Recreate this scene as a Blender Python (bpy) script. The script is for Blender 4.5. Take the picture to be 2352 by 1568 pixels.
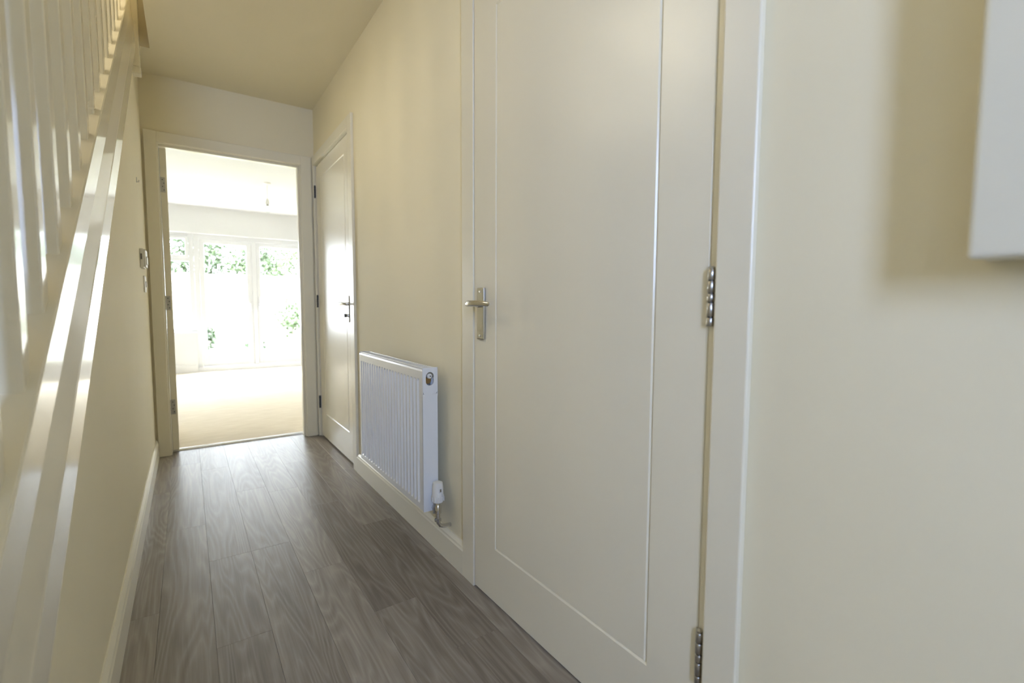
import bpy, bmesh, math, random
import numpy as np
from mathutils import Vector, Matrix

for o in list(bpy.data.objects):
    bpy.data.objects.remove(o)
scene = bpy.context.scene
C = scene.collection
random.seed(4)

# ---------------------------------------------------------------- camera
CX, CY, CZ = -0.8125, -3.7781, 0.9781
YAW, PITCH, ROLL = math.radians(34.464), math.radians(-4.105), math.radians(0.254)
fw = Vector((math.sin(YAW) * math.cos(PITCH), math.cos(YAW) * math.cos(PITCH), math.sin(PITCH)))
rt = Vector((math.cos(YAW), -math.sin(YAW), 0))
up = rt.cross(fw)
r2 = rt * math.cos(ROLL) + up * math.sin(ROLL)
u2 = -rt * math.sin(ROLL) + up * math.cos(ROLL)
cam_d = bpy.data.cameras.new('camera')
cam = bpy.data.objects.new('camera', cam_d)
C.objects.link(cam)
cam.matrix_world = Matrix(((r2.x, u2.x, -fw.x, CX), (r2.y, u2.y, -fw.y, CY), (r2.z, u2.z, -fw.z, CZ), (0, 0, 0, 1)))
cam_d.sensor_width = 36
cam_d.lens = 36 * 1086.6 / 2352
cam_d.clip_start = 0.02
cam_d.dof.use_dof = True
cam_d.dof.focus_distance = 1.65
cam_d.dof.aperture_fstop = 2.4
scene.camera = cam

# ---------------------------------------------------------------- world, light, exposure
SKY = 33.0
FILL_TINT = (0.52, 0.475, 0.375)     # warm tint per face of the sheet in the added stair window
world = bpy.data.worlds.new('sky')
scene.world = world
world.use_nodes = True
bg = world.node_tree.nodes['Background']
bg.inputs[0].default_value = (0.89, 0.945, 1.07, 1)
bg.inputs[1].default_value = SKY

SW0, SW1, SWZ0, SWZ1 = -2.0, -0.95, 2.2, 3.2      # added opening in the stair wall, warm fill for the hall
def portal(name, loc, rot, sx, sy):
    d = bpy.data.lights.new(name, 'AREA')
    d.shape = 'RECTANGLE'
    d.size, d.size_y = sx, sy
    d.cycles.is_portal = True
    o = bpy.data.objects.new(name, d)
    C.objects.link(o)
    o.location = loc
    o.rotation_euler = rot
    o['kind'] = 'helper'
    return o
H = 2.412
portal('daylight_front_door', (-1.325, -5.45, 1.66), (math.radians(90), 0, 0), 0.50, 1.1)
portal('daylight_garden_door', (-0.75, 4.86, 1.0), (math.radians(-90), 0, 0), 3.1, 2.1)
portal('daylight_stair_window', (-2.12, (SW0 + SW1) / 2, (SWZ0 + SWZ1) / 2), (math.radians(90), 0, math.radians(-90)), SW1 - SW0, SWZ1 - SWZ0)  # portal of the added opening that fills the mid hall

vs = scene.view_settings
vs.view_transform = 'Standard'
vs.look = 'None'
vs.gamma = 1
vs.use_curve_mapping = False
vs.exposure = 0.2
cy = scene.cycles
cy.use_denoising = True
cy.max_bounces = 8
cy.diffuse_bounces = 6
cy.glossy_bounces = 3
cy.transparent_max_bounces = 10
cy.use_adaptive_sampling = True
cy.adaptive_threshold = 0.1
cy.sample_clamp_indirect = 30
cy.caustics_reflective = False
cy.caustics_refractive = False

# ---------------------------------------------------------------- materials
def new_mat(name):
    m = bpy.data.materials.new(name)
    m.use_nodes = True
    nt = m.node_tree
    return m, nt, nt.nodes['Principled BSDF']

def paint(name, col, rough, bump=0.0, scale=400, var=0.015, metallic=0.0, spec=0.5):
    m, nt, b = new_mat(name)
    b.inputs['Roughness'].default_value = rough
    b.inputs['Metallic'].default_value = metallic
    b.inputs['Specular IOR Level'].default_value = spec
    tc = nt.nodes.new('ShaderNodeTexCoord')
    n = nt.nodes.new('ShaderNodeTexNoise')
    n.inputs['Scale'].default_value = 3.0
    n.inputs['Detail'].default_value = 1
    nt.links.new(tc.outputs['Object'], n.inputs['Vector'])
    r = nt.nodes.new('ShaderNodeValToRGB')
    r.color_ramp.elements[0].position = 0.3
    r.color_ramp.elements[1].position = 0.7
    r.color_ramp.elements[0].color = tuple(max(0, c - var) for c in col) + (1,)
    r.color_ramp.elements[1].color = tuple(min(1, c + var) for c in col) + (1,)
    nt.links.new(n.outputs['Fac'], r.inputs['Fac'])
    nt.links.new(r.outputs['Color'], b.inputs['Base Color'])
    if bump:
        n2 = nt.nodes.new('ShaderNodeTexNoise')
        n2.inputs['Scale'].default_value = scale
        nt.links.new(tc.outputs['Object'], n2.inputs['Vector'])
        bp = nt.nodes.new('ShaderNodeBump')
        bp.inputs['Strength'].default_value = bump
        bp.inputs['Distance'].default_value = 0.001
        nt.links.new(n2.outputs['Fac'], bp.inputs['Height'])
        nt.links.new(bp.outputs['Normal'], b.inputs['Normal'])
    return m

M = {}
M['wall'] = paint('cream_wall_paint', (0.88, 0.81, 0.62), 0.75, 0.0, 350, 0.008, spec=0.25)
M['ceiling'] = paint('matt_ceiling_paint', (0.89, 0.82, 0.64), 0.9, 0.0, 300, 0.006, spec=0.2)
M['gloss'] = paint('gloss_white_paint', (0.87, 0.82, 0.68), 0.24, 0.0, 300, 0.004)
M['stair_gloss'] = paint('gloss_stair_paint', (0.84, 0.79, 0.66), 0.12, 0.0, 300, 0.004)
M['satin'] = paint('satin_white_paint', (0.87, 0.82, 0.68), 0.28, 0.0, 300, 0.004)
M['room_wall'] = paint('pale_room_paint', (0.695, 0.69, 0.68), 0.85, 0.0, 300, 0.006, spec=0.2)
M['chrome'] = paint('polished_chrome', (0.66, 0.66, 0.66), 0.16, 0.0, 300, 0.01, metallic=1)
M['steel'] = paint('brushed_steel', (0.50, 0.49, 0.47), 0.30, 0.0, 900, 0.03, metallic=1)
M['dark_metal'] = paint('dark_steel', (0.10, 0.10, 0.10), 0.4, 0, 300, 0.02, metallic=1)
M['brass'] = paint('aged_brass', (0.36, 0.25, 0.12), 0.35, 0, 300, 0.03, metallic=1)
M['enamel'] = paint('radiator_enamel', (0.82, 0.83, 0.84), 0.25, 0, 300, 0.003)
M['cabinet'] = paint('cabinet_enamel', (0.76, 0.73, 0.62), 0.4, 0, 300, 0.004)
M['plastic'] = paint('white_plastic', (0.82, 0.81, 0.78), 0.35, 0, 300, 0.004)
M['grey_plastic'] = paint('grey_plastic', (0.18, 0.17, 0.16), 0.4, 0, 300, 0.01)
M['pvc'] = paint('white_window_plastic', (0.70, 0.70, 0.71), 0.3, 0, 300, 0.003)
M['stair_wood'] = paint('bare_stair_board', (0.42, 0.36, 0.25), 0.7, 0.0, 200, 0.04)
M['fence'] = paint('weathered_fence_timber', (0.52, 0.47, 0.42), 0.85, 0.4, 60, 0.06)
M['bark'] = paint('tree_bark', (0.12, 0.09, 0.07), 0.9, 0.5, 60, 0.03)
M['slab'] = paint('pale_paving', (0.46, 0.44, 0.40), 0.85, 0.4, 80, 0.04)
M['grass'] = paint('lawn_grass', (0.12, 0.15, 0.05), 0.95, 0.8, 120, 0.05)
M['drive'] = paint('grey_driveway', (0.30, 0.30, 0.31), 0.9, 0.5, 120, 0.04)

def leafmat(name, col):
    m, nt, b = new_mat(name)
    b.inputs['Base Color'].default_value = col + (1,)
    b.inputs['Roughness'].default_value = 0.6
    oi = nt.nodes.new('ShaderNodeTexCoord')
    n = nt.nodes.new('ShaderNodeTexNoise')
    n.inputs['Scale'].default_value = 4
    nt.links.new(oi.outputs['Object'], n.inputs['Vector'])
    r = nt.nodes.new('ShaderNodeValToRGB')
    r.color_ramp.elements[0].position = 0.35
    r.color_ramp.elements[1].position = 0.65
    r.color_ramp.elements[0].color = tuple(c * 0.6 for c in col) + (1,)
    r.color_ramp.elements[1].color = tuple(c * 1.4 for c in col) + (1,)
    nt.links.new(n.outputs['Fac'], r.inputs['Fac'])
    nt.links.new(r.outputs['Color'], b.inputs['Base Color'])
    return m
M['leaf_dark'] = leafmat('evergreen_leaf', (0.033, 0.055, 0.022))
M['leaf_mid'] = leafmat('green_leaf', (0.047, 0.072, 0.028))
M['leaf_light'] = leafmat('pale_leaf', (0.085, 0.115, 0.05))

def glassmat(name='clear_glass', tint=(0.95, 0.97, 0.96)):
    m = bpy.data.materials.new(name)
    m.use_nodes = True
    nt = m.node_tree
    nt.nodes.clear()
    out = nt.nodes.new('ShaderNodeOutputMaterial')
    mix = nt.nodes.new('ShaderNodeMixShader')
    t = nt.nodes.new('ShaderNodeBsdfTransparent')
    t.inputs[0].default_value = tint + (1,)
    g = nt.nodes.new('ShaderNodeBsdfGlossy')
    g.inputs['Roughness'].default_value = 0.02
    f = nt.nodes.new('ShaderNodeLayerWeight')
    f.inputs['Blend'].default_value = 0.5
    p5 = nt.nodes.new('ShaderNodeMath'); p5.operation = 'POWER'; p5.inputs[1].default_value = 5
    nt.links.new(f.outputs['Facing'], p5.inputs[0])
    ad = nt.nodes.new('ShaderNodeMath'); ad.operation = 'MULTIPLY_ADD'; ad.inputs[1].default_value = 0.8; ad.inputs[2].default_value = 0.03
    nt.links.new(p5.outputs[0], ad.inputs[0])
    nt.links.new(ad.outputs[0], mix.inputs[0])
    nt.links.new(t.outputs[0], mix.inputs[1])
    nt.links.new(g.outputs[0], mix.inputs[2])
    nt.links.new(mix.outputs[0], out.inputs[0])
    return m
M['glass'] = glassmat()
M['sheer_blind'] = glassmat('sheer_cream_blind', FILL_TINT)  # warm filter for the added stair window
M['tinted_glass'] = glassmat('tinted_glass', (0.755, 0.84, 1.0))

def carpetmat():
    m, nt, b = new_mat('beige_carpet')
    b.inputs['Roughness'].default_value = 1.0
    b.inputs['Specular IOR Level'].default_value = 0.05
    tc = nt.nodes.new('ShaderNodeTexCoord')
    n = nt.nodes.new('ShaderNodeTexNoise')
    mp = nt.nodes.new('ShaderNodeMapping')
    mp.inputs['Scale'].default_value = (3, 14, 3)
    nt.links.new(tc.outputs['Object'], mp.inputs[0])
    n.inputs['Scale'].default_value = 2.2
    n.inputs['Detail'].default_value = 6
    nt.links.new(mp.outputs[0], n.inputs['Vector'])
    r = nt.nodes.new('ShaderNodeValToRGB')
    r.color_ramp.elements[0].position = 0.3
    r.color_ramp.elements[1].position = 0.75
    r.color_ramp.elements[0].color = (0.70, 0.61, 0.48, 1)
    r.color_ramp.elements[1].color = (0.80, 0.715, 0.585, 1)
    nt.links.new(n.outputs['Fac'], r.inputs['Fac'])
    nt.links.new(r.outputs['Color'], b.inputs['Base Color'])
    n2 = nt.nodes.new('ShaderNodeTexNoise')
    n2.inputs['Scale'].default_value = 260
    nt.links.new(tc.outputs['Object'], n2.inputs['Vector'])
    bp = nt.nodes.new('ShaderNodeBump')
    bp.inputs['Strength'].default_value = 0.7
    bp.inputs['Distance'].default_value = 0.004
    nt.links.new(n2.outputs['Fac'], bp.inputs['Height'])
    nt.links.new(bp.outputs['Normal'], b.inputs['Normal'])
    return m
M['carpet'] = carpetmat()

def plankmat():
    m, nt, b = new_mat('grey_brown_oak_plank')
    L = nt.links.new
    def node(t, **kw):
        n = nt.nodes.new(t)
        for k, v in kw.items():
            n.inputs[k].default_value = v
        return n
    def math_(op, a, c=None):
        n = nt.nodes.new('ShaderNodeMath')
        n.operation = op
        for i, v in enumerate((a, c)):
            if v is None: continue
            if isinstance(v, (int, float)): n.inputs[i].default_value = v
            else: L(v, n.inputs[i])
        return n.outputs[0]
    tc = node('ShaderNodeTexCoord')
    oi = node('ShaderNodeObjectInfo')
    # every plank gets its own piece of the log
    comb = node('ShaderNodeCombineXYZ')
    L(math_('MULTIPLY', oi.outputs['Random'], 37.0), comb.inputs[0])
    L(math_('MULTIPLY', oi.outputs['Random'], 91.0), comb.inputs[1])
    L(math_('MULTIPLY', oi.outputs['Random'], 13.0), comb.inputs[2])
    add = node('ShaderNodeVectorMath'); add.operation = 'ADD'
    L(tc.outputs['Object'], add.inputs[0]); L(comb.outputs[0], add.inputs[1])
    # cathedral grain: a slow field along the plank cut into contour rings
    mp = node('ShaderNodeMapping'); mp.inputs['Scale'].default_value = (7.5, 0.62, 1.0)
    L(add.outputs[0], mp.inputs[0])
    nz = node('ShaderNodeTexNoise', Scale=1.35, Detail=1.5, Roughness=0.45, Distortion=0.25)
    L(mp.outputs[0], nz.inputs['Vector'])
    wob = node('ShaderNodeTexNoise', Scale=22.0, Detail=2.0)
    mp3 = node('ShaderNodeMapping'); mp3.inputs['Scale'].default_value = (1.5, 0.5, 1.0)
    L(add.outputs[0], mp3.inputs[0]); L(mp3.outputs[0], wob.inputs['Vector'])
    ring = math_('ADD', math_('MULTIPLY', nz.outputs['Fac'], 19.0), math_('MULTIPLY', wob.outputs['Fac'], 0.35))
    tri = math_('PINGPONG', ring, 0.5)          # 0..0.5
    tri = math_('MULTIPLY', tri, 2.0)
    tri = math_('POWER', tri, 1.6)
    # fine pores
    mp2 = node('ShaderNodeMapping'); mp2.inputs['Scale'].default_value = (130.0, 4.0, 1.0)
    L(add.outputs[0], mp2.inputs[0])
    fine = node('ShaderNodeTexNoise', Scale=1.6, Detail=4.0)
    L(mp2.outputs[0], fine.inputs['Vector'])
    # broad patches
    broad = node('ShaderNodeTexNoise', Scale=3.5, Detail=2.0)
    L(mp.outputs[0], broad.inputs['Vector'])
    v = math_('ADD', math_('MULTIPLY', tri, 0.19), math_('MULTIPLY', fine.outputs['Fac'], 0.35))
    v = math_('ADD', v, math_('MULTIPLY', broad.outputs['Fac'], 0.42))
    v = math_('ADD', v, math_('MULTIPLY', math_('SUBTRACT', oi.outputs['Random'], 0.5), 0.22))
    r = node('ShaderNodeValToRGB')
    e = r.color_ramp.elements
    e[0].position = 0.22; e[0].color = (0.205, 0.172, 0.140, 1)
    e[1].position = 0.80; e[1].color = (0.43, 0.385, 0.33, 1)
    L(v, r.inputs['Fac'])
    L(r.outputs['Color'], b.inputs['Base Color'])
    b.inputs['Roughness'].default_value = 0.40
    b.inputs['Specular IOR Level'].default_value = 0.17
    bp = node('ShaderNodeBump', Strength=0.22, Distance=0.0006)
    L(v, bp.inputs['Height']); L(bp.outputs['Normal'], b.inputs['Normal'])
    return m
M['plank'] = plankmat()

# ---------------------------------------------------------------- mesh helpers
def mesh_obj(name, bm, mat, parent=None, smooth=False, recalc=True):
    if recalc:
        bmesh.ops.recalc_face_normals(bm, faces=bm.faces)
    me = bpy.data.meshes.new(name)
    bm.to_mesh(me)
    bm.free()
    me.materials.append(mat)
    if smooth:
        for p in me.polygons: p.use_smooth = True
        me.set_sharp_from_angle(angle=math.radians(42))
    o = bpy.data.objects.new(name, me)
    C.objects.link(o)
    if parent is not None:
        o.parent = parent
        o.matrix_parent_inverse = Matrix.Translation(parent.location).inverted() if parent.rotation_euler.z == 0 else parent.matrix_basis.inverted()
    return o

def tag(o, label, cat, group=None, kind=None):
    o['label'] = label
    o['category'] = cat
    if group: o['group'] = group
    if kind: o['kind'] = kind
    return o

def empty(name, loc):
    o = bpy.data.objects.new(name, None)
    C.objects.link(o)
    o.location = loc
    return o

def add_box(bm, x0, x1, y0, y1, z0, z1, bev=0.0, seg=2):
    vs_ = [bm.verts.new((x, y, z)) for x in (x0, x1) for y in (y0, y1) for z in (z0, z1)]
    F = [(0, 1, 3, 2), (4, 6, 7, 5), (0, 4, 5, 1), (2, 3, 7, 6), (0, 2, 6, 4), (1, 5, 7, 3)]
    fs = [bm.faces.new([vs_[i] for i in f]) for f in F]
    if bev > 0:
        es = list({e for f in fs for e in f.edges})
        bmesh.ops.bevel(bm, geom=es, offset=bev, segments=seg, affect='EDGES', profile=0.5)
    return bm

def box(name, x0, x1, y0, y1, z0, z1, mat, parent=None, bev=0.0, seg=2):
    bm = bmesh.new()
    x0, x1 = min(x0, x1), max(x0, x1)
    y0, y1 = min(y0, y1), max(y0, y1)
    add_box(bm, x0, x1, y0, y1, z0, z1, bev, seg)
    return mesh_obj(name, bm, M[mat], parent)

def prism(name, pts, f, a, b, mat, parent=None, smooth=False):
    """extrude the 2-D outline pts from a to b; f(p, q, t) gives the world point"""
    bm = bmesh.new()
    A = [bm.verts.new(f(p, q, a)) for p, q in pts]
    B = [bm.verts.new(f(p, q, b)) for p, q in pts]
    n = len(pts)
    for i in range(n):
        bm.faces.new((A[i], A[(i + 1) % n], B[(i + 1) % n], B[i]))
    bm.faces.new(A); bm.faces.new(B[::-1])
    return mesh_obj(name, bm, M[mat], parent, smooth)

def add_sweep(bm, path, radii, seg=12, squash=None):
    """round bar along a path; squash = list of (side, up) radius factors"""
    rings = []
    P = [Vector(p) for p in path]
    prev = None
    for i, p in enumerate(P):
        t = (P[min(i + 1, len(P) - 1)] - P[max(i - 1, 0)]).normalized()
        if prev is None:
            a = Vector((0, 0, 1)) if abs(t.z) < 0.9 else Vector((1, 0, 0))
            side = t.cross(a).normalized()
        else:
            side = (prev - t * prev.dot(t)).normalized()
        prev = side
        upv = side.cross(t).normalized()
        sx, sy = squash[i] if squash else (1, 1)
        rings.append([bm.verts.new(p + side * math.cos(2 * math.pi * k / seg) * radii[i] * sx + upv * math.sin(2 * math.pi * k / seg) * radii[i] * sy) for k in range(seg)])
    for i in range(len(rings) - 1):
        for k in range(seg):
            bm.faces.new((rings[i][k], rings[i][(k + 1) % seg], rings[i + 1][(k + 1) % seg], rings[i + 1][k]))
    bm.faces.new(rings[0][::-1]); bm.faces.new(rings[-1])

def sweep(name, path, radii, mat, parent=None, seg=12, squash=None):
    bm = bmesh.new()
    add_sweep(bm, path, radii, seg, squash)
    o = mesh_obj(name, bm, M[mat], parent, smooth=True)
    return o

def wall(name, us, vs_, holes, f, t0, t1, mat):
    """a wall slab with rectangular holes: f(u, v, t) gives the world point, t0 is the face, t1 the back"""
    U = sorted(set(us) | {h[0] for h in holes} | {h[1] for h in holes})
    V = sorted(set(vs_) | {h[2] for h in holes} | {h[3] for h in holes})
    def solid(i, j):
        if i < 0 or j < 0 or i >= len(U) - 1 or j >= len(V) - 1: return False
        uc, vc = (U[i] + U[i + 1]) / 2, (V[j] + V[j + 1]) / 2
        return not any(h[0] < uc < h[1] and h[2] < vc < h[3] for h in holes)
    bm = bmesh.new()
    cache = {}
    def vert(i, j, k):
        if (i, j, k) not in cache:
            cache[(i, j, k)] = bm.verts.new(f(U[i], V[j], (t0, t1)[k]))
        return cache[(i, j, k)]
    for i in range(len(U) - 1):
        for j in range(len(V) - 1):
            if not solid(i, j): continue
            for k in (0, 1):
                bm.faces.new((vert(i, j, k), vert(i + 1, j, k), vert(i + 1, j + 1, k), vert(i, j + 1, k)))
            for di, dj, a, b in ((-1, 0, (0, 0), (0, 1)), (1, 0, (1, 0), (1, 1)), (0, -1, (0, 0), (1, 0)), (0, 1, (0, 1), (1, 1))):
                if not solid(i + di, j + dj):
                    p, q = (i + a[0], j + a[1]), (i + b[0], j + b[1])
                    bm.faces.new((vert(*p, 0), vert(*q, 0), vert(*q, 1), vert(*p, 1)))
    return mesh_obj(name, bm, M[mat])

fx = lambda x0: (lambda u, v, t: (t, u, v))      # wall lying in a plane of constant x: u = y, v = z
fY = lambda u, v, t: (u, t, v)                   # wall lying in a plane of constant y: u = x, v = z
fX = lambda u, v, t: (t, u, v)
fZ = lambda u, v, t: (u, v, t)

def copy_to(src, parent, delta):
    c = src.copy()
    C.objects.link(c)
    c.parent = parent
    c.matrix_parent_inverse = src.matrix_parent_inverse.copy()
    c.location = src.location + Vector(delta)
    return c

# ---------------------------------------------------------------- key measures
W = 1.009                 # hall width: right wall at x = 0, left wall at x = -W, end wall at y = 0
AR = 0.016                # architrave and skirting thickness
DOOR_H = 2.0
# far (cloakroom) door leaf on the right wall, near (cupboard) door leaf on the right wall
FAR0, FAR1 = -0.045, -0.905
NEAR0, NEAR1 = -2.384, -3.249
YF = -5.30                # inner face of the front wall
ROOM_X0, ROOM_X1, ROOM_Y1 = -2.6, 1.7, 4.5
SL = 0.77                 # pitch of the stairs
def pitch_z(y, u):        # height of a line parallel to the stairs
    return CZ + SL * (y - CY) + u

# ---------------------------------------------------------------- setting: floor
floor = box('floor', -2.0, 0.14, YF - 0.15, 0.115, -0.12, -0.003, 'dark_metal')
floor.data.materials[0] = M['plank']
tag(floor, 'grey brown oak effect plank floor of the hallway', 'floor', kind='structure')
seams = [-W, -0.920, -0.7775, -0.635, -0.4925, -0.35, -0.2075, -0.065, 0.0]
joints = [[-0.75, -1.95, -3.15], [-0.28, -1.30, -2.52, -3.7], [-0.46, -1.68, -2.24, -3.4], [-0.95, -1.68, -2.90],
          [-0.33, -1.05, -1.965, -3.2], [-0.60, -1.36, -2.33, -3.5], [-0.42, -1.70, -2.62], [-0.9, -2.13, -3.3]]
def plank(x0, x1, y0, y1):
    bm = bmesh.new()
    w, l = (x1 - x0) / 2 - 0.00015, (y1 - y0) / 2 - 0.00015
    b = 0.0004
    lo = [bm.verts.new(p) for p in ((-w, -l, -0.004), (w, -l, -0.004), (w, l, -0.004), (-w, l, -0.004))]
    mi = [bm.verts.new(p) for p in ((-w, -l, -b), (w, -l, -b), (w, l, -b), (-w, l, -b))]
    hi = [bm.verts.new(p) for p in ((-w + b, -l + b, 0), (w - b, -l + b, 0), (w - b, l - b, 0), (-w + b, l - b, 0))]
    bm.faces.new(hi); bm.faces.new(lo[::-1])
    for i in range(4):
        j = (i + 1) % 4
        bm.faces.new((lo[i], lo[j], mi[j], mi[i])); bm.faces.new((mi[i], mi[j], hi[j], hi[i]))
    o = mesh_obj('plank', bm, M['plank'], floor)
    o.location = ((x0 + x1) / 2, (y0 + y1) / 2, 0)
for k in range(len(seams) - 1):
    ys = [0.11] + joints[k] + [YF]
    for a, b_ in zip(ys[:-1], ys[1:]):
        plank(seams[k], seams[k + 1], b_, a)
for k, x in enumerate((-1.29, -1.1475)):      # strips running into the foyer in front of the stairs
    plank(x, x + 0.1425 if k == 0 else -W, YF, -3.78)
foyer = 0

# ---------------------------------------------------------------- setting: walls and ceilings
hole_far = (FAR1 - 0.012, FAR0 + 0.012, -0.01, DOOR_H + 0.012)
hole_near = (NEAR1 - 0.018, NEAR0 + 0.012, -0.01, DOOR_H + 0.012)
wr = wall('wall_right', [YF, 0.0], [-0.02, 5.0], [hole_far, hole_near], fX, 0.0, 0.11, 'wall')
tag(wr, 'cream painted hallway wall holding the two white doors and radiator', 'wall', kind='structure')
wc = box('wall_cupboard', 0.112, 0.16, YF - 0.14, 0.0, -0.02, 2.3, 'wall')
tag(wc, 'plain back of the cupboards behind the hallway doors', 'wall', kind='structure')
END_L, END_R = -0.925, -0.100       # clear opening of the end doorway
we = wall('wall_end', [ROOM_X0, ROOM_X1], [-0.02, H + 0.02], [(END_L - 0.022, END_R + 0.022, -0.03, DOOR_H + 0.022)], fY, 0.0, 0.11, 'wall')
tag(we, 'cream wall at the hallway end around the open doorway', 'wall', kind='structure')
# stair side wall with its sloping top
zt = -1.10
yb = CY + (0 - CZ - zt) / SL
yt = CY + (H - CZ - zt) / SL
wl = prism('wall_left', [(0.0, -0.02), (0.0, H), (yt, H), (yb, 0.0), (yb, -0.02)], fX, -W, -W - 0.08, 'wall')
tag(wl, 'cream triangular wall under the white staircase', 'wall', kind='structure')
wf = wall('wall_front', [-2.02, 0.11], [-0.02, 5.0], [(-1.95, -1.03, -0.03, 2.25)], fY, YF, YF - 0.14, 'wall')
tag(wf, 'cream front wall with the entrance opening behind the viewpoint', 'wall', kind='structure')
ws = wall('wall_stair', [YF - 0.14, 1.1], [-0.02, 5.0], [(SW0, SW1, SWZ0, SWZ1)], fX, -1.95, -2.05, 'wall')
tag(ws, 'cream wall rising along the far side of the stairs', 'wall', kind='structure')
wu = wall('wall_landing', [YF, 1.1], [H + 0.20, 5.0], [], fX, -0.93, -0.85, 'wall')
tag(wu, 'cream upper wall beside the stairwell opening', 'wall', kind='structure')
wb = wall('wall_upper_end', [-2.05, -0.85], [H + 0.28, 5.0], [], fY, 1.0, 1.1, 'wall')
tag(wb, 'cream wall at the end of the upper landing', 'wall', kind='structure')

bm = bmesh.new()
add_box(bm, -0.93, 0.12, YF - 0.02, 0.0, H, H + 0.25)
ce = mesh_obj('ceiling', bm, M['ceiling'])
tag(ce, 'cream hallway ceiling ending at the stairwell opening', 'ceiling', kind='structure')
cl = box('ceiling_landing', -2.05, -0.93, -0.36, 1.1, H, H + 0.283, 'ceiling')
tag(cl, 'landing floor edge and ceiling over the top of the stairs', 'ceiling', kind='structure')
cu = box('ceiling_upper', -2.06, -0.84, YF - 0.15, 1.12, 5.0, 5.1, 'ceiling')
tag(cu, 'upper storey ceiling over the stairwell', 'ceiling', kind='structure')

# far room
fr = box('floor_room', ROOM_X0 - 0.1, ROOM_X1 + 0.1, 0.115, ROOM_Y1 + 0.05, -0.12, 0.010, 'carpet')
tag(fr, 'beige carpet covering the bright room beyond the doorway', 'floor', kind='structure')
cr = box('ceiling_room', ROOM_X0 - 0.1, ROOM_X1 + 0.1, 0.11, ROOM_Y1 + 0.35, H, H + 0.15, 'room_wall')
tag(cr, 'white ceiling of the bright room', 'ceiling', kind='structure')
w1 = wall('wall_room_left', [0.11, ROOM_Y1 + 0.3], [-0.02, H], [], fX, ROOM_X0, ROOM_X0 - 0.1, 'room_wall')
tag(w1, 'white side wall of the bright room on the window side', 'wall', kind='structure')
w2 = wall('wall_room_right', [0.11, ROOM_Y1 + 0.3], [-0.02, H], [], fX, ROOM_X1, ROOM_X1 + 0.1, 'room_wall')
tag(w2, 'white side wall of the bright room beyond the patio doors', 'wall', kind='structure')
w3 = wall('wall_room_back', [ROOM_X0, ROOM_X1], [-0.02, H], [(-2.3, 0.80, 0.60, 2.03), (-0.70, 0.80, -0.03, 0.60)], fY, ROOM_Y1, ROOM_Y1 + 0.30, 'room_wall')
tag(w3, 'white garden wall of the bright room around window and patio doors', 'wall', kind='structure')
w4 = box('wall_room_inner', ROOM_X0, END_L - 0.06, 0.1105, 0.125, 0, H, 'room_wall')
tag(w4, 'white room side of the wall beside the hinged door', 'wall', kind='structure')

# skirtings
def skirt_profile(h):   # (distance from the wall, height)
    return [(0, 0), (AR, 0), (AR, h - 0.026), (AR - 0.003, h - 0.020), (AR - 0.004, h - 0.013), (AR - 0.009, h - 0.005), (0.004, h), (0, h)]
b1 = prism('baseboard_left', skirt_profile(0.118), lambda p, q, t: (-W + p, t, q), -0.02, yb + 0.16, 'satin')
tag(b1, 'white moulded skirting board along the stair wall', 'skirting board', kind='structure')
b2 = prism('baseboard_right', skirt_profile(0.116), lambda p, q, t: (-p, t, q), -0.998, -2.306, 'satin')
tag(b2, 'white skirting board under the radiator', 'skirting board', kind='structure')
b3 = prism('baseboard_front', skirt_profile(0.116), lambda p, q, t: (-p, t, q), -3.342, YF, 'satin')
tag(b3, 'white skirting board on the near wall below the wall cabinet', 'skirting board', kind='structure')
b4 = prism('baseboard_room', skirt_profile(0.118), lambda p, q, t: (t, ROOM_Y1 - p, q + 0.01), ROOM_X0, -0.72, 'room_wall')
tag(b4, 'white skirting board below the garden window', 'skirting board', kind='structure')

# ---------------------------------------------------------------- doors in the right wall
def make_leaf(parent, f, w, h, t, gx0, gx1, gz0, gz1, g=0.0085, d=0.0045, mat='gloss'):
    """flat leaf with one V-grooved rectangle; f(u, v, n): n grows towards the viewer"""
    def rect(u0, u1, v0, v1, n):
        return [(u0, v0, n), (u1, v0, n), (u1, v1, n), (u0, v1, n)]
    bm = bmesh.new()
    mk = lambda r: [bm.verts.new(f(*p)) for p in r]
    e = 0.0025
    O = mk(rect(e, w - e, e, h - e, 0)); O2 = mk(rect(0, w, 0, h, -e)); B = mk(rect(0, w, 0, h, -t))
    I1 = mk(rect(gx0 - g / 2, gx1 + g / 2, gz0 - g / 2, gz1 + g / 2, 0))
    I2 = mk(rect(gx0, gx1, gz0, gz1, -d))
    for a, b in ((O, I1), (I1, I2), (O, O2), (O2, B)):
        for i in range(4):
            j = (i + 1) % 4
            bm.faces.new((a[i], a[j], b[j], b[i]))
    bm.faces.new(B); bm.faces.new(I2)
    leaf = mesh_obj('leaf', bm, M[mat], parent)
    bm = bmesh.new()
    P1 = mk(rect(gx0 + g / 2, gx1 - g / 2, gz0 + g / 2, gz1 - g / 2, 0))
    P2 = mk(rect(gx0 + 0.0003, gx1 - 0.0003, gz0 + 0.0003, gz1 - 0.0003, -d + 0.0002))
    for i in range(4):
        j = (i + 1) % 4
        bm.faces.new((P1[i], P1[j], P2[j], P2[i]))
    bm.faces.new(P1); bm.faces.new(P2)
    pan = mesh_obj('panel', bm, M[mat], parent)
    return leaf, pan

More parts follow.
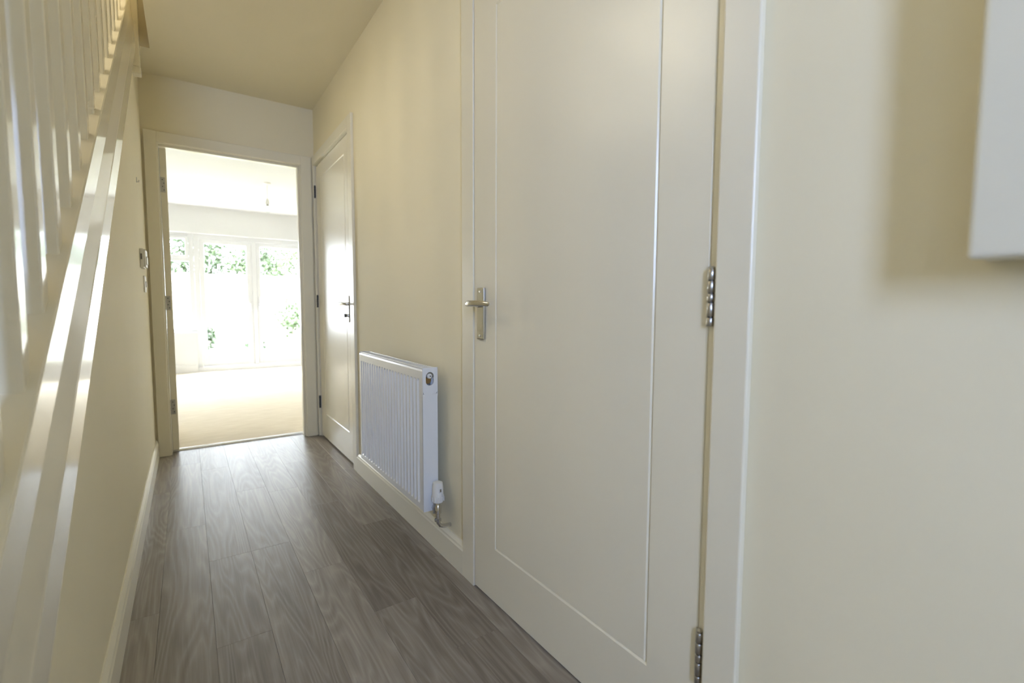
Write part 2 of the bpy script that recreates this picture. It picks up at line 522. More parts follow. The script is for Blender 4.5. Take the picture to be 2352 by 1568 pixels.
def make_hinge(parent, x, y, z0, z1, r=0.0065, mat='steel'):
    """butt hinge knuckle: five barrels round a pin, two leaf plates"""
    n = 5
    hz = (z1 - z0)
    pin = sweep('hinge', [(x, y, z0 + 0.002), (x, y, z1 - 0.002)], [r * 0.78, r * 0.78], 'dark_metal', parent, 10)
    gap = 0.0022
    fr_ = [0.0, 0.165, 0.42, 0.58, 0.80, 1.0]
    for k in range(n):
        a, b = z0 + hz * fr_[k] + gap / 2, z0 + hz * fr_[k + 1] - gap / 2
        sweep('knuckle', [(x, y, a), (x, y, a + 0.0008), (x, y, b - 0.0008), (x, y, b)], [r * .9, r, r, r * .9], mat, pin, 14)
    sweep('finial', [(x, y, z1 - 0.001), (x, y, z1 + 0.003), (x, y, z1 + 0.006)], [r * .8, r * .9, r * .35], mat, pin, 12)
    return pin

def make_handle(parent, y, zl, z0, z1, turn=False, xs=0.0):
    """lever on a rectangular backplate; the lever runs towards the hinges (-y)"""
    bp_ = box('backplate', xs - 0.009, xs, y - 0.021, y + 0.021, z0, z1, 'chrome', parent, 0.0025)
    sweep('spindle_boss', [(xs - 0.008, y, zl), (xs - 0.020, y, zl), (xs - 0.024, y, zl)], [0.011, 0.011, 0.008], 'chrome', bp_, 16)
    path = [(xs - 0.016, y, zl), (xs - 0.044, y, zl), (xs - 0.056, y - 0.004, zl), (xs - 0.062, y - 0.020, zl + 0.001), (xs - 0.061, y - 0.060, zl + 0.002), (xs - 0.057, y - 0.100, zl + 0.001), (xs - 0.053, y - 0.122, zl - 0.001), (xs - 0.052, y - 0.128, zl - 0.001)]
    rad = [0.0085, 0.0085, 0.0100, 0.0115, 0.0108, 0.0095, 0.0075, 0.003]
    sq = [(1, 1), (1, 1), (1, 0.95), (0.75, 0.9), (0.6, 0.9), (0.55, 0.9), (0.5, 0.9), (0.5, 0.9)]
    sweep('lever', path, rad, 'chrome', parent, 16, sq)
    for zz in (z0 + 0.012, z1 - 0.012):
        sweep('screw', [(xs - 0.008, y, zz), (xs - 0.0100, y, zz), (xs - 0.0104, y, zz)], [0.0042, 0.0042, 0.003], 'steel', bp_, 10)
    if turn:
        sweep('privacy_turn', [(xs - 0.008, y, z0 + 0.042), (xs - 0.016, y, z0 + 0.042), (xs - 0.017, y, z0 + 0.042)], [0.010, 0.010, 0.008], 'chrome', bp_, 14)
        box('thumb_grip', xs - 0.030, xs - 0.016, y - 0.003, y + 0.003, z0 + 0.032, z0 + 0.052, 'dark_metal', bp_, 0.002)

# near cupboard door: latch at its far edge, hinges at its near edge
d1 = empty('door_1', (0, NEAR0, 0))
tag(d1, 'white grooved cupboard door with chrome lever handle beside the radiator', 'door', kind='structure')
LW = NEAR0 - NEAR1 - 0.003          # the leaf stands very slightly ajar: 12 mm proud at the latch, flush at the hinges
make_leaf(d1, lambda u, v, n: (-n - 0.0125 * (1 - u / LW), NEAR0 - 0.003 - u, 0.006 + v), LW, DOOR_H - 0.009, 0.040,
          0.1335, 0.7375, 0.186, 1.880)
box('jamb', -0.0002, 0.11, NEAR0, NEAR0 + 0.012, 0, DOOR_H, 'satin', d1)
box('jamb', 0.001, 0.11, NEAR1 - 0.018, NEAR1 - 0.002, 0, DOOR_H, 'satin', d1)
box('door_stop', 0.039, 0.11, NEAR0 - 0.020, NEAR0, 0, DOOR_H, 'satin', d1)
box('door_head', 0.0, 0.11, NEAR1 - 0.018, NEAR0 + 0.012, DOOR_H, DOOR_H + 0.012, 'satin', d1)
box('architrave', -AR, -0.0002, -2.384, -2.306, 0, DOOR_H + 0.07, 'satin', d1, 0.0012)
box('architrave', -AR, -0.0002, -3.338, -3.270, 0, DOOR_H + 0.07, 'satin', d1, 0.004, 3)
box('architrave', -AR, -0.0002, -3.270, -2.384, DOOR_H + 0.004, DOOR_H + 0.07, 'satin', d1, 0.0025)
for za, zb in ((0.238, 0.345), (0.944, 1.051), (1.68, 1.788)):
    make_hinge(d1, -0.006, -3.2575, za, zb, 0.0070)
make_handle(d1, -2.438, 0.989, 0.873, 1.042, False, -0.0118)

# far cloakroom door: hinges at its far edge by the end wall
d2 = empty('door_2', (0, FAR0, 0))
tag(d2, 'glossy white grooved door closed beside the end doorway', 'door', kind='structure')
make_leaf(d2, lambda u, v, n: (-n + 0.004, FAR0 - u, 0.008 + v), FAR0 - FAR1 - 0.003, DOOR_H - 0.011, 0.038,
          0.135, 0.735, 0.184, 1.888)
box('jamb', 0.0, 0.11, FAR0 + 0.003, FAR0 + 0.012, 0, DOOR_H, 'satin', d2)
box('jamb', 0.0, 0.11, FAR1 - 0.012, FAR1, 0, DOOR_H, 'satin', d2)
box('door_stop', 0.044, 0.11, FAR1, FAR1 + 0.02, 0, DOOR_H, 'satin', d2)
box('door_head', 0.0, 0.11, FAR1 - 0.012, FAR0 + 0.012, DOOR_H, DOOR_H + 0.012, 'satin', d2)
box('architrave', -AR, -0.0002, -1.000, -0.925, 0, DOOR_H + 0.07, 'satin', d2, 0.003)
box('architrave', -AR, -0.0002, -0.035, -0.0005, 0, DOOR_H + 0.07, 'satin', d2, 0.003)
box('architrave', -AR, -0.0002, -0.925, -0.035, DOOR_H + 0.005, DOOR_H + 0.07, 'satin', d2, 0.003)
for za, zb in ((0.214, 0.304), (0.972, 1.060), (1.772, 1.858)):
    make_hinge(d2, -0.006, FAR0 + 0.004, za, zb, 0.0065, 'dark_metal')
make_handle(d2, -0.846, 0.995, 0.883, 1.046, True)

# end doorway with its door swung open into the room
d3 = empty('door_3', (END_L, 0.0, 0))
tag(d3, 'open doorway frame at the hallway end with white door swung inwards', 'door', kind='structure')
box('jamb', END_L - 0.022, END_L, 0.0, 0.11, 0, DOOR_H + 0.022, 'satin', d3)
box('jamb', END_R, END_R + 0.022, 0.0, 0.11, 0, DOOR_H + 0.022, 'satin', d3)
box('door_head', END_L, END_R, 0.0, 0.11, DOOR_H, DOOR_H + 0.022, 'satin', d3)
box('door_stop', END_R - 0.012, END_R, 0.025, 0.068, 0, DOOR_H, 'satin', d3, 0.0015)
box('door_stop', END_L, END_R - 0.012, 0.025, 0.068, DOOR_H - 0.013, DOOR_H, 'satin', d3, 0.0015)
box('architrave', -0.997, END_L - 0.006, -AR, -0.0003, 0, DOOR_H + 0.068, 'satin', d3, 0.003)
box('architrave', END_R + 0.006, -0.024, -AR, -0.0003, 0, DOOR_H + 0.068, 'satin', d3, 0.003)
box('architrave', END_L - 0.006, END_R + 0.006, -AR, -0.0003, DOOR_H + 0.002, DOOR_H + 0.068, 'satin', d3, 0.003)
ang = math.radians(3.5)
ca, sa = math.cos(ang), math.sin(ang)
px_, py_ = END_L + 0.003, 0.072
def fopen(u, v, n):        # u along the leaf into the room, n across its thickness (towards +x)
    return (px_ + 0.035 * ca + n * ca - u * sa, py_ + u * ca + n * sa, 0.014 + v)
make_leaf(d3, fopen, 0.80, DOOR_H - 0.022, 0.035, 0.125, 0.675, 0.18, 1.87)
for za, zb in ((0.258, 0.356), (0.951, 1.044), (1.710, 1.806)):
    hp = box('hinge', px_ + 0.002, px_ + 0.024, py_ - 0.003, py_ - 0.0005, za, zb, 'dark_metal', d3, 0.0008)
    hp.data.materials[0] = M['steel']
    for k in range(4):
        zz = za + (zb - za) * (0.16 + 0.226 * k)
        xx = px_ + (0.010 if k % 2 else 0.017)
        sweep('screw', [(xx, py_ - 0.0025, zz), (xx, py_ - 0.0036, zz)], [0.0038, 0.0034], 'dark_metal', hp, 10)
    sweep('knuckle', [(px_ - 0.001, py_ - 0.002, za), (px_ - 0.001, py_ - 0.002, zb)], [0.004, 0.004], 'steel', hp, 10)
t1 = prism('trim_1', [(0.092, 0.0), (0.094, 0.006), (0.104, 0.011), (0.116, 0.0125), (0.124, 0.011), (0.124, 0.0)], lambda p, q, t: (t, p, q), END_L + 0.001, END_R - 0.001, 'chrome')
tag(t1, 'silver metal threshold strip between plank floor and carpet', 'threshold strip', kind='structure')

# ---------------------------------------------------------------- garden window and patio doors
YW = 4.60
def frame_bar(name, parent, x0, x1, z0, z1, y0=YW, y1=YW + 0.06, bev=0.004):
    return box(name, x0, x1, y0, y1, z0, z1, 'pvc', parent, bev)
def pane(parent, x0, x1, z0, z1):
    return box('pane', x0, x1, YW + 0.026, YW + 0.034, z0, z1, 'glass', parent)

def patio_leaf(par, x0, x1, z0, z1, gx0, gx1, gz0, gz1, hx):
    frame_bar('stile', par, x0, gx0, z0, z1)
    frame_bar('stile', par, gx1, x1, z0, z1)
    frame_bar('rail', par, gx0, gx1, z0, gz0)
    frame_bar('rail', par, gx0, gx1, gz1, z1)
    pane(par, gx0 - 0.004, gx1 + 0.004, gz0 - 0.004, gz1 + 0.004)
    hb = box('handle', hx - 0.014, hx + 0.014, YW - 0.010, YW, 0.90, 1.13, 'pvc', par, 0.004)
    sx = -1 if hx < 0.07 else 1
    sweep('lever', [(hx, YW - 0.008, 1.015), (hx, YW - 0.045, 1.015), (hx, YW - 0.05, 1.012), (hx, YW - 0.050, 0.90)], [0.010, 0.010, 0.010, 0.008], 'pvc', hb, 10)
    sweep('keyhole', [(hx, YW - 0.009, 1.0), (hx, YW - 0.016, 1.0)], [0.011, 0.011], 'grey_plastic', hb, 10)
dr = empty('door_4', (0.07, YW, 0.0))
tag(dr, 'pair of white glazed patio doors opening to the garden', 'patio doors', kind='structure')
frame_bar('frame_bar', dr, -0.70, -0.638, 0.03, 2.03)
frame_bar('frame_bar', dr, 0.79, 0.80, 0.03, 2.03)
frame_bar('frame_bar', dr, -0.638, 0.79, 1.965, 2.03)
frame_bar('sill', dr, -0.70, 0.80, 0.0, 0.075, YW - 0.06)
frame_bar('meeting_bar', dr, 0.042, 0.104, 0.075, 1.965, YW - 0.014, YW + 0.06)
patio_leaf(dr, -0.636, 0.040, 0.08, 1.962, -0.572, -0.030, 0.262, 1.902, 0.0)
patio_leaf(dr, 0.106, 0.788, 0.08, 1.962, 0.160, 0.725, 0.262, 1.902, 0.130)

wn = empty('window_1', (-1.5, YW, 0.6))
tag(wn, 'white garden window with small top opening lights', 'window', kind='structure')
frame_bar('frame_bar', wn, -0.762, -0.702, 0.60, 2.03)
frame_bar('frame_bar', wn, -2.30, -2.24, 0.60, 2.03)
frame_bar('frame_bar', wn, -2.24, -0.762, 1.985, 2.03)
frame_bar('frame_bar', wn, -2.24, -0.762, 0.60, 0.645)
frame_bar('transom', wn, -2.24, -0.762, 1.625, 1.672)
frame_bar('mullion', wn, -1.53, -1.47, 0.645, 1.985)
for a, b in ((-2.24, -1.53), (-1.47, -0.762)):
    pane(wn, a, b, 0.645, 1.625)
    s = box('opening_light', a + 0.002, a + 0.038, YW - 0.016, YW + 0.05, 1.674, 1.983, 'pvc', wn, 0.004)
    box('sash_bar', b - 0.038, b - 0.002, YW - 0.016, YW + 0.05, 1.674, 1.983, 'pvc', s, 0.004)
    box('sash_bar', a + 0.038, b - 0.038, YW - 0.016, YW + 0.05, 1.674, 1.712, 'pvc', s, 0.004)
    box('sash_bar', a + 0.038, b - 0.038, YW - 0.016, YW + 0.05, 1.945, 1.983, 'pvc', s, 0.004)
    pane(wn, a + 0.034, b - 0.034, 1.708, 1.949)
box('window_board', -2.34, -0.70, ROOM_Y1 - 0.03, YW, 0.588, 0.604, 'pvc', wn, 0.004)

# glazed front door behind the viewpoint
fd = empty('door_5', (-1.44, YF, 0))
tag(fd, 'front entrance door with a tall glazed sidelight', 'door', kind='structure')
box('leaf', -1.95, -1.62, YF - 0.10, YF - 0.05, 0, 2.25, 'satin', fd, 0.003)
box('stile', -1.62, -1.55, YF - 0.11, YF - 0.04, 0, 2.25, 'satin', fd, 0.003)
box('stile', -1.10, -1.03, YF - 0.10, YF - 0.05, 0, 2.25, 'satin', fd, 0.003)
box('lower_panel', -1.55, -1.10, YF - 0.10, YF - 0.05, 0, 1.15, 'satin', fd, 0.003)
box('rail', -1.55, -1.10, YF - 0.10, YF - 0.05, 2.17, 2.25, 'satin', fd, 0.003)
box('pane', -1.555, -1.095, YF - 0.078, YF - 0.072, 1.145, 2.175, 'tinted_glass', fd)
# added, unseen window across the stairs; its tinted sheet warms and fills the hall
w5 = empty('window_2', (-1.97, (SW0 + SW1) / 2, SWZ0))
tag(w5, 'white stair window with a sheer cream blind across the stairs', 'window', kind='structure')
for ya, yb_ in ((SW0, SW0 + 0.05), (SW1 - 0.05, SW1), ((SW0 + SW1) / 2 - 0.03, (SW0 + SW1) / 2 + 0.03)):
    box('frame_bar', -2.04, -1.985, ya, yb_, SWZ0, SWZ1, 'pvc', w5, 0.004)
for za, zb in ((SWZ0, SWZ0 + 0.05), (SWZ1 - 0.05, SWZ1)):
    box('frame_bar', -2.04, -1.985, SW0 + 0.05, SW1 - 0.05, za, zb, 'pvc', w5, 0.004)
box('blind', -1.975, -1.972, SW0 + 0.01, SW1 - 0.01, SWZ0 + 0.01, SWZ1 - 0.01, 'sheer_blind', w5)  # added sheet, colours the fill light coming over the stairs
# ---------------------------------------------------------------- staircase
st = empty('staircase', (-W - 0.45, -3.7, 0))
tag(st, 'white painted staircase with square balusters climbing beside the hallway', 'staircase')
Y_LO, Y_HI = -3.62, -0.415
def sloped(name, x0, x1, u0, u1, mat, bev=0.004):
    """board running up the pitch between two lines parallel to it"""
    pts = [(Y_LO, pitch_z(Y_LO, u0)), (Y_HI, pitch_z(Y_HI, u0)), (Y_HI, pitch_z(Y_HI, u1)), (Y_LO, pitch_z(Y_LO, u1))]
    bm = bmesh.new()
    A = [bm.verts.new((x0, p, q)) for p, q in pts]
    B = [bm.verts.new((x1, p, q)) for p, q in pts]
    fs = [bm.faces.new(A), bm.faces.new(B[::-1])]
    for i in range(4):
        fs.append(bm.faces.new((A[i], A[(i + 1) % 4], B[(i + 1) % 4], B[i])))
    if bev:
        bmesh.ops.bevel(bm, geom=list(bm.edges), offset=bev, segments=3, affect='EDGES', profile=0.5)
    return mesh_obj(name, bm, M[mat], st)
X_FAS, X_UP, X_BAL = CX - 0.178, CX - 0.190, CX - 0.205
def profile_up(name, prof, mat):
    """moulding of (x, u) outline run up the pitch"""
    bm = bmesh.new()
    A = [bm.verts.new((x, Y_LO, pitch_z(Y_LO, u))) for x, u in prof]
    B = [bm.verts.new((x, Y_HI, pitch_z(Y_HI, u))) for x, u in prof]
    n = len(prof)
    bm.faces.new(A); bm.faces.new(B[::-1])
    for i in range(n):
        bm.faces.new((A[i], A[(i + 1) % n], B[(i + 1) % n], B[i]))
    return mesh_obj(name, bm, M[mat], st)
profile_up('string_fascia', [(X_FAS - 0.002, -1.203), (X_FAS, -1.200), (X_FAS, -1.090), (X_FAS - 0.0015, -1.083), (X_UP, -1.005), (-W - 0.06, -1.005), (-W - 0.06, -1.203)], 'stair_gloss')
profile_up('base_rail', [(X_UP, -1.0045), (X_UP, -0.900), (X_UP - 0.003, -0.896), (-1.085, -0.896), (-1.088, -0.900), (-1.088, -1.0045)], 'stair_gloss')
sloped('handrail', X_BAL + 0.012, X_BAL - 0.050, -0.076, -0.020, 'stair_gloss', 0.012)
sloped('wall_string', -1.95, -1.93, -1.28, -0.97, 'gloss', 0.003)
BW = 0.038
bal = None
dy0 = 1.163
for k in range(-5, 13):
    yc = CY + dy0 + 0.1509 * k
    if yc < Y_LO + 0.1 or yc > Y_HI - 0.06: continue
    zb_ = pitch_z(yc, -0.896)
    if bal is None:
        bm = bmesh.new()
        add_box(bm, -BW / 2, BW / 2, -BW / 2, BW / 2, -0.018, 0.835, 0.003)
        bal = mesh_obj('baluster', bm, M['stair_gloss'], st)
        o = bal
    else:
        o = bal.copy(); C.objects.link(o); o.parent = st
        o.matrix_parent_inverse = bal.matrix_parent_inverse.copy()
    o.location = (X_BAL - BW / 2, yc, zb_)
# newel posts
np_ = box('newel_post', -0.973, -1.063, -0.42, -0.365, 2.277, 3.75, 'gloss', st, 0.004)
box('newel_cap', -0.970, -1.066, -0.423, -0.362, 2.238, 2.277, 'satin', np_, 0.006)
np2 = box('newel_post', -1.010, -1.100, -3.72, -3.63, 0.0, 1.15, 'gloss', st, 0.004)
box('newel_cap', -1.000, -1.110, -3.73, -3.62, 1.15, 1.19, 'gloss', np2, 0.01)
NR, RISE, GO = 14, 0.1925, 0.25
tr = ri = None
for i in range(1, NR):
    yr = -3.66 + GO * (i - 1)            # riser face of step i
    z = RISE * i
    for nm, dims in (('tread', (-1.93, -W - 0.075, yr - 0.02, yr + GO + 0.012, z - 0.022, z)), ('riser', (-1.93, -W - 0.075, yr, yr + 0.012, z - RISE, z - 0.022))):
        box(nm, *dims, 'stair_wood', st, 0.003 if nm == 'tread' else 0)

# ---------------------------------------------------------------- radiator
RX0, RX1 = -0.100, -0.042
RY0, RY1 = -1.372, -2.150
RZ0, RZ1 = 0.205, 0.749
ra = empty('radiator', (-0.05, (RY0 + RY1) / 2, 0))
tag(ra, 'white ribbed panel radiator on the hallway wall between the two doors', 'radiator')
def fluted(name, xf, sgn, parent):
    bm = bmesh.new()
    n = 22
    y_a, y_b = RY0 - 0.018, RY1 + 0.022
    pitch = (y_b - y_a) / n
    cols = [(RY0, 0.0)]
    for k in range(n):
        c = y_a + pitch * (k + 0.5)
        for o_, d_ in ((-0.34, 0), (-0.17, 1), (0.17, 1), (0.34, 0)):
            cols.append((c + pitch * o_, d_))
    cols.append((RY1, 0.0))
    rows = [(RZ0, 0), (RZ0 + 0.022, 0), (RZ0 + 0.034, 1), (RZ1 - 0.050, 1), (RZ1 - 0.040, 0), (RZ1 - 0.010, 0), (RZ1 - 0.003, 0)]
    dep = 0.0085
    grid = []
    for z, m_ in rows:
        grid.append([bm.verts.new((xf + sgn * dep * d_ * m_ + (sgn * 0.002 if z == RZ1 - 0.003 else 0), y, z)) for y, d_ in cols])
    for i in range(len(rows) - 1):
        for j in range(len(cols) - 1):
            bm.faces.new((grid[i][j], grid[i][j + 1], grid[i + 1][j + 1], grid[i + 1][j]))
    return mesh_obj(name, bm, M['enamel'], parent)
fluted('front_panel', RX0, 1, ra)
fluted('back_panel', RX1, -1, ra)
box('bottom_edge', RX0 + 0.002, RX1 - 0.002, RY1 + 0.002, RY0 - 0.002, RZ0 + 0.001, RZ0 + 0.010, 'enamel', ra)
# end covers, the near one with its oval opening
def end_cover(y, yo, hole):
    bm = bmesh.new()
    x0, x1, z0, z1 = RX0 + 0.001, RX1 + 0.003, RZ0 - 0.004, RZ1 + 0.003
    pts = [(x0 + 0.004, z0), (x1 - 0.003, z0 + 0.002), (x1, z0 + 0.006), (x1, z1 - 0.006), (x1 - 0.005, z1), (x0 + 0.005, z1), (x0, z1 - 0.005), (x0, z0 + 0.004)]
    if not hole:
        A = [bm.verts.new((x, y, z)) for x, z in pts]; B = [bm.verts.new((x, yo, z)) for x, z in pts]
        n = len(pts)
        bm.faces.new(A); bm.faces.new(B[::-1])
        for i in range(n): bm.faces.new((A[i], A[(i + 1) % n], B[(i + 1) % n], B[i]))
        return mesh_obj('side_cover', bm, M['enamel'], ra)
    hc = ((x0 + x1) / 2 - 0.001, z1 - 0.042)
    N = 32
    outer, inner = [], []
    for k in range(N):
        a = 2 * math.pi * k / N
        ca_, sa_ = math.cos(a), math.sin(a)
        # stadium-shaped opening
        hx, hz = 0.0165 * ca_, 0.0165 * sa_ + (0.009 if sa_ > 0 else -0.009)
        inner.append((hc[0] + hx, hc[1] + hz))
        # ray to the outer rectangle
        tx = (x1 - hc[0]) / ca_ if ca_ > 1e-6 else ((x0 - hc[0]) / ca_ if ca_ < -1e-6 else 1e9)
        tz = (z1 - hc[1]) / sa_ if sa_ > 1e-6 else ((z1 - 0.10 - hc[1]) / sa_ if sa_ < -1e-6 else 1e9)
        t = min(tx, tz)
        outer.append((hc[0] + ca_ * t, hc[1] + sa_ * t))
    Oy = [bm.verts.new((x, yo, z)) for x, z in outer]
    Iy = [bm.verts.new((x, yo, z)) for x, z in inner]
    Ib = [bm.verts.new((x, y, z)) for x, z in inner]
    for k in range(N):
        j = (k + 1) % N
        bm.faces.new((Oy[k], Oy[j], Iy[j], Iy[k]))
        bm.faces.new((Iy[k], Iy[j], Ib[j], Ib[k]))
    # corners of the upper square that the ray fan misses
    add_box(bm, x0, x1, y, yo, z0, z1 - 0.0995)
    for xa, xb in ((x0 - 0.0006, x0 + 0.0014), (x1 - 0.0014, x1 + 0.0006)):
        add_box(bm, xa, xb, min(y, yo) - 0.0002, max(y, yo) + 0.0002, z1 - 0.11, z1)
    add_box(bm, x0, x1, min(y, yo) - 0.0002, max(y, yo) + 0.0002, z1 - 0.0016, z1 + 0.0006)
    return mesh_obj('side_cover', bm, M['enamel'], ra)
end_cover(RY0 - 0.002, RY0 + 0.002, False)
end_cover(RY1 + 0.002, RY1 - 0.003, True)
hx_, hz_ = (RX0 + RX1) / 2 + 0.001, RZ1 - 0.039
sweep('air_vent', [(hx_, RY1 + 0.012, hz_ + 0.010), (hx_, RY1 - 0.001, hz_ + 0.010), (hx_, RY1 - 0.004, hz_ + 0.010)], [0.010, 0.010, 0.007], 'plastic', ra, 16)
sweep('vent_key', [(hx_ + 0.001, RY1 - 0.003, hz_ + 0.010), (hx_ + 0.001, RY1 - 0.006, hz_ + 0.010)], [0.0026, 0.0026], 'grey_plastic', ra, 8)
sweep('pipe_boss', [(hx_, RY1 + 0.05, hz_ - 0.008), (hx_, RY1 + 0.014, hz_ - 0.008)], [0.013, 0.013], 'brass', ra, 14)
# slotted top grille
tg = box('top_grille', RX0 + 0.006, RX0 + 0.009, RY1 + 0.003, RY0 - 0.003, RZ1 - 0.006, RZ1 + 0.002, 'enamel', ra, 0.001)
box('grille_rail', RX1 - 0.010, RX1 - 0.002, RY1 + 0.003, RY0 - 0.003, RZ1 - 0.004, RZ1 + 0.002, 'enamel', tg, 0.001)
gb = box('grille_bar', RX0 + 0.009, RX1 - 0.010, RY1 + 0.004, RY1 + 0.014, RZ1 - 0.003, RZ1 + 0.001, 'enamel', tg)
for k in range(1, 38):
    c = gb.copy(); C.objects.link(c); c.parent = tg
    c.matrix_parent_inverse = gb.matrix_parent_inverse.copy()
    c.location = gb.location + Vector((0, 0.0203 * k, 0))
for y in (RY0 - 0.13, RY1 + 0.13):
    box('wall_bracket', RX1 + 0.004, 0.0, y - 0.015, y + 0.015, 0.30, 0.66, 'enamel', ra)
# thermostatic valve
vx, vy = -0.054, RY1 - 0.031
va = sweep('valve_body', [(vx, vy, 0.168), (vx, vy, 0.176), (vx, vy, 0.178), (vx, vy, 0.196), (vx, vy, 0.199), (vx, vy, 0.226), (vx, vy, 0.230), (vx, vy, 0.246)],
           [0.013, 0.013, 0.009, 0.009, 0.013, 0.013, 0.010, 0.010], 'chrome', ra, 14)
sweep('valve_union', [(vx, vy + 0.004, 0.212), (vx, vy + 0.016, 0.212), (vx, vy + 0.017, 0.212), (vx, vy + 0.034, 0.212), (vx, vy + 0.06, 0.219)], [0.010, 0.010, 0.014, 0.014, 0.009], 'chrome', va, 8)
sweep('supply_pipe', [(vx, vy, 0.172), (vx + 0.002, vy, 0.160), (vx + 0.010, vy, 0.148), (vx + 0.024, vy, 0.142), (-0.001, vy, 0.140)], [0.0075] * 5, 'chrome', va, 10)
sweep('lockshield_key', [(vx - 0.014, vy + 0.003, 0.243), (vx - 0.016, vy + 0.003, 0.20)], [0.003, 0.003], 'steel', va, 6)
head = sweep('valve_head', [(vx, vy, 0.240), (vx, vy, 0.243), (vx, vy, 0.268), (vx, vy, 0.273), (vx, vy, 0.305), (vx, vy, 0.318), (vx, vy, 0.322)],
             [0.014, 0.019, 0.0235, 0.0215, 0.0205, 0.018, 0.010], 'plastic', ra, 24)
box('dial_window', vx - 0.006, vx + 0.008, vy - 0.0222, vy - 0.019, 0.283, 0.302, 'grey_plastic', head, 0.001).data.materials[0] = M['enamel']
box('dial_mark', vx - 0.002, vx + 0.004, vy - 0.0226, vy - 0.0215, 0.287, 0.298, 'steel', head)
for k in range(10):
    a = 2 * math.pi * k / 10
    rx_, ry_ = vx + 0.0225 * math.cos(a), vy + 0.0225 * math.sin(a)
    sweep('grip_rib', [(rx_, ry_, 0.248), (rx_ , ry_, 0.266)], [0.0026, 0.0022], 'plastic', head, 6)

# ---------------------------------------------------------------- small fittings on the walls
th = empty('thermostat', (-W, -0.50, 1.235))
tag(th, 'white room thermostat box high on the stair wall by the end doorway', 'thermostat')
body = box('body', -W, -W + 0.017, -0.566, -0.430, 1.182, 1.284, 'plastic', th, 0.004)
box('front_cover', -W + 0.017, -W + 0.026, -0.562, -0.434, 1.186, 1.280, 'plastic', th, 0.003)
box('dial', -W + 0.026, -W + 0.030, -0.54, -0.47, 1.20, 1.245, 'plastic', th, 0.003)
box('slot', -W + 0.004, -W + 0.011, -0.5675, -0.565, 1.226, 1.256, 'grey_plastic', th)
sw = empty('light_switch', (-W, -0.32, 1.10))
tag(sw, 'flat white light switch below the thermostat on the stair wall', 'light switch')
box('plate', -W, -W + 0.008, -0.385, -0.285, 1.056, 1.148, 'plastic', sw, 0.002)
box('rocker', -W + 0.008, -W + 0.013, -0.346, -0.324, 1.085, 1.119, 'plastic', sw, 0.002)
hk = empty('wall_hook', (-W, -0.516, 1.65))
tag(hk, 'tiny metal hook in the stair wall above the thermostat', 'hook')
box('hook_plate', -W, -W + 0.002, -0.521, -0.511, 1.635, 1.662, 'steel', hk)
sweep('hook_arm', [(-W + 0.001, -0.516, 1.64), (-W + 0.009, -0.516, 1.638), (-W + 0.011, -0.516, 1.648)], [0.0018] * 3, 'steel', hk, 8)

cb = empty('wall_cabinet', (0, -3.9, 1.03))
tag(cb, 'white metal meter cabinet fixed to the near wall', 'cabinet')
box('body', -0.062, 0.0, -4.16, -3.624, 1.0365, 1.80, 'cabinet', cb, 0.003)
box('cover', -0.082, -0.0625, -4.163, -3.6215, 1.0345, 1.803, 'cabinet', cb, 0.006, 3)

# pendant lamp in the far room
pl_ = empty('pendant_lamp', (0.01, 2.47, H))
tag(pl_, 'bare bulb pendant hanging from the ceiling of the bright room', 'pendant lamp')
X0, Y0 = 0.01, 2.47
sweep('ceiling_rose', [(X0, Y0, H), (X0, Y0, H - 0.006), (X0, Y0, H - 0.018), (X0, Y0, H - 0.026)], [0.042, 0.042, 0.034, 0.012], 'plastic', pl_, 20)
sweep('cord', [(X0, Y0, H - 0.02), (X0, Y0, H - 0.19)], [0.0035, 0.0035], 'plastic', pl_, 8)
sweep('lamp_holder', [(X0, Y0, H - 0.185), (X0, Y0, H - 0.20), (X0, Y0, H - 0.225), (X0, Y0, H - 0.228), (X0, Y0, H - 0.245)], [0.010, 0.018, 0.020, 0.024, 0.024], 'plastic', pl_, 16)
sweep('bulb_cap', [(X0, Y0, H - 0.243), (X0, Y0, H - 0.268)], [0.013, 0.013], 'steel', pl_, 12)
sweep('bulb', [(X0, Y0, H - 0.266), (X0, Y0, H - 0.285), (X0, Y0, H - 0.310), (X0, Y0, H - 0.330), (X0, Y0, H - 0.345), (X0, Y0, H - 0.350)], [0.012, 0.019, 0.029, 0.029, 0.018, 0.004], 'glass', pl_, 16)

# ---------------------------------------------------------------- garden
gp = box('patio_paving', -4.5, 4.5, 4.81, 6.0, -0.25, -0.06, 'slab')
tag(gp, 'pale paving outside the patio doors', 'paving', kind='structure')
lw = box('lawn', -6, 6, 6.0, 13.0, -0.30, -0.09, 'grass')
tag(lw, 'strip of garden lawn in front of the fence', 'lawn', kind='structure')
dv = box('driveway', -6, 4, -12, YF - 0.145, -0.3, -0.05, 'drive')
tag(dv, 'grey driveway outside the front entrance', 'driveway', kind='structure')
FY = 9.2
fe = empty('garden_fence', (0, FY, -0.09))
tag(fe, 'pale timber board fence at the back of the garden', 'fence')
bd = None
for k in range(46):
    x = -2.9 + 0.135 * k
    if bd is None:
        bm = bmesh.new()
        add_box(bm, -0.064, 0.064, -0.009, 0.009, 0, 1.72)
        bd = mesh_obj('board', bm, M['fence'], fe); o = bd
    else:
        o = bd.copy(); C.objects.link(o); o.parent = fe; o.matrix_parent_inverse = bd.matrix_parent_inverse.copy()
    o.location = (x, FY + (0.012 if k % 2 else 0.0), 0.0 + random.uniform(-0.012, 0.012))
for z in (0.25, 1.45):
    box('rail', -3.0, 3.3, FY + 0.025, FY + 0.065, z, z + 0.08, 'fence', fe)
box('gravel_board', -3.0, 3.3, FY - 0.02, FY + 0.02, -0.09, 0.02, 'slab', fe)

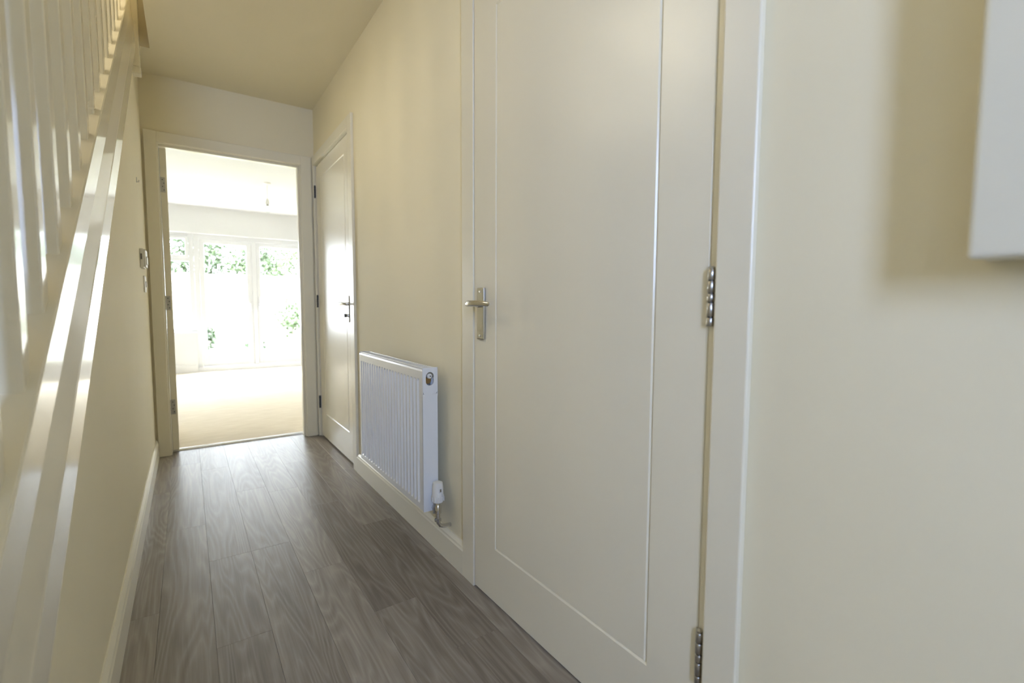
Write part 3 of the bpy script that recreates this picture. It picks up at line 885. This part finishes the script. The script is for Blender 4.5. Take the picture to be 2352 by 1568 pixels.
rng = np.random.default_rng(7)
def leaves(name, parent, center, rad, n, size, mat, hollow=0.35):
    c = np.array(center)
    d = rng.normal(size=(n, 3)); d /= np.linalg.norm(d, axis=1)[:, None]
    r = (hollow + (1 - hollow) * rng.random(n)) [:, None]
    clump = rng.normal(size=(14, 3)); clump /= np.linalg.norm(clump, axis=1)[:, None]
    d = d + 0.6 * clump[rng.integers(0, 14, n)]
    d /= np.linalg.norm(d, axis=1)[:, None]
    p = c + d * r * np.array(rad)
    a = rng.normal(size=(n, 3)); a /= np.linalg.norm(a, axis=1)[:, None]
    b = np.cross(a, rng.normal(size=(n, 3))); b /= np.linalg.norm(b, axis=1)[:, None]
    s = size * (0.6 + 0.8 * rng.random(n))[:, None]
    v = np.stack([p - a * s, p + b * s * 0.45, p + a * s, p - b * s * 0.45], 1).reshape(-1, 3)
    me = bpy.data.meshes.new(name)
    me.from_pydata(v.tolist(), [], [(4 * i, 4 * i + 1, 4 * i + 2, 4 * i + 3) for i in range(n)])
    me.materials.append(M[mat])
    o = bpy.data.objects.new(name, me)
    C.objects.link(o)
    o.parent = parent
    o.matrix_parent_inverse = Matrix.Translation(parent.location).inverted()
    o['kind'] = 'stuff'
    return o
def tree(name, label, x, y, z0, zc, rad, n, size, mat, cat='tree', group=None):
    t = empty(name, (x, y, z0))
    tag(t, label, cat, group)
    leaves('crown', t, (x, y, zc), rad, n, size, mat)
    sweep('trunk', [(x, y, z0), (x + 0.05, y, z0 + 0.5 * (zc - z0)), (x, y + 0.03, zc)], [0.07 * rad[0], 0.055 * rad[0], 0.02 * rad[0]], 'bark', t, 8)
G = 'trees behind the garden fence'
tree('garden_tree', 'dense dark tree behind the fence seen through the side window', -1.9, 10.1, -0.09, 2.2, (0.95, 0.72, 1.1), 6500, 0.055, 'leaf_dark', group=G)
tree('garden_tree', 'loose leafy tree behind the fence seen through the first patio door', -0.5, 11.8, -0.09, 2.25, (1.05, 0.72, 1.1), 4000, 0.055, 'leaf_mid', group=G)
tree('garden_tree', 'green tree behind the fence seen past the meeting door stiles', 0.75, 10.1, -0.09, 1.95, (0.72, 0.7, 0.85), 3600, 0.052, 'leaf_mid', group=G)
tree('garden_tree', 'pale tree behind the fence at the edge of the doorway', 2.1, 11.8, -0.09, 2.1, (1.0, 0.7, 1.2), 3200, 0.055, 'leaf_light', group=G)
tree('garden_shrub', 'low leafy shrub at the foot of the fence', -0.60, 8.75, -0.09, 0.30, (0.32, 0.2, 0.42), 900, 0.045, 'leaf_dark', 'shrub')
tree('climbing_shrub', 'tall pale shrub growing up the fence near the doorway edge', 1.25, 8.7, -0.09, 0.75, (0.38, 0.2, 0.55), 520, 0.05, 'leaf_mid', 'shrub')
tree('border_plant', 'small flowering plant in front of the fence base', 0.50, 8.7, -0.09, 0.08, (0.33, 0.16, 0.14), 240, 0.04, 'leaf_dark', 'plant')
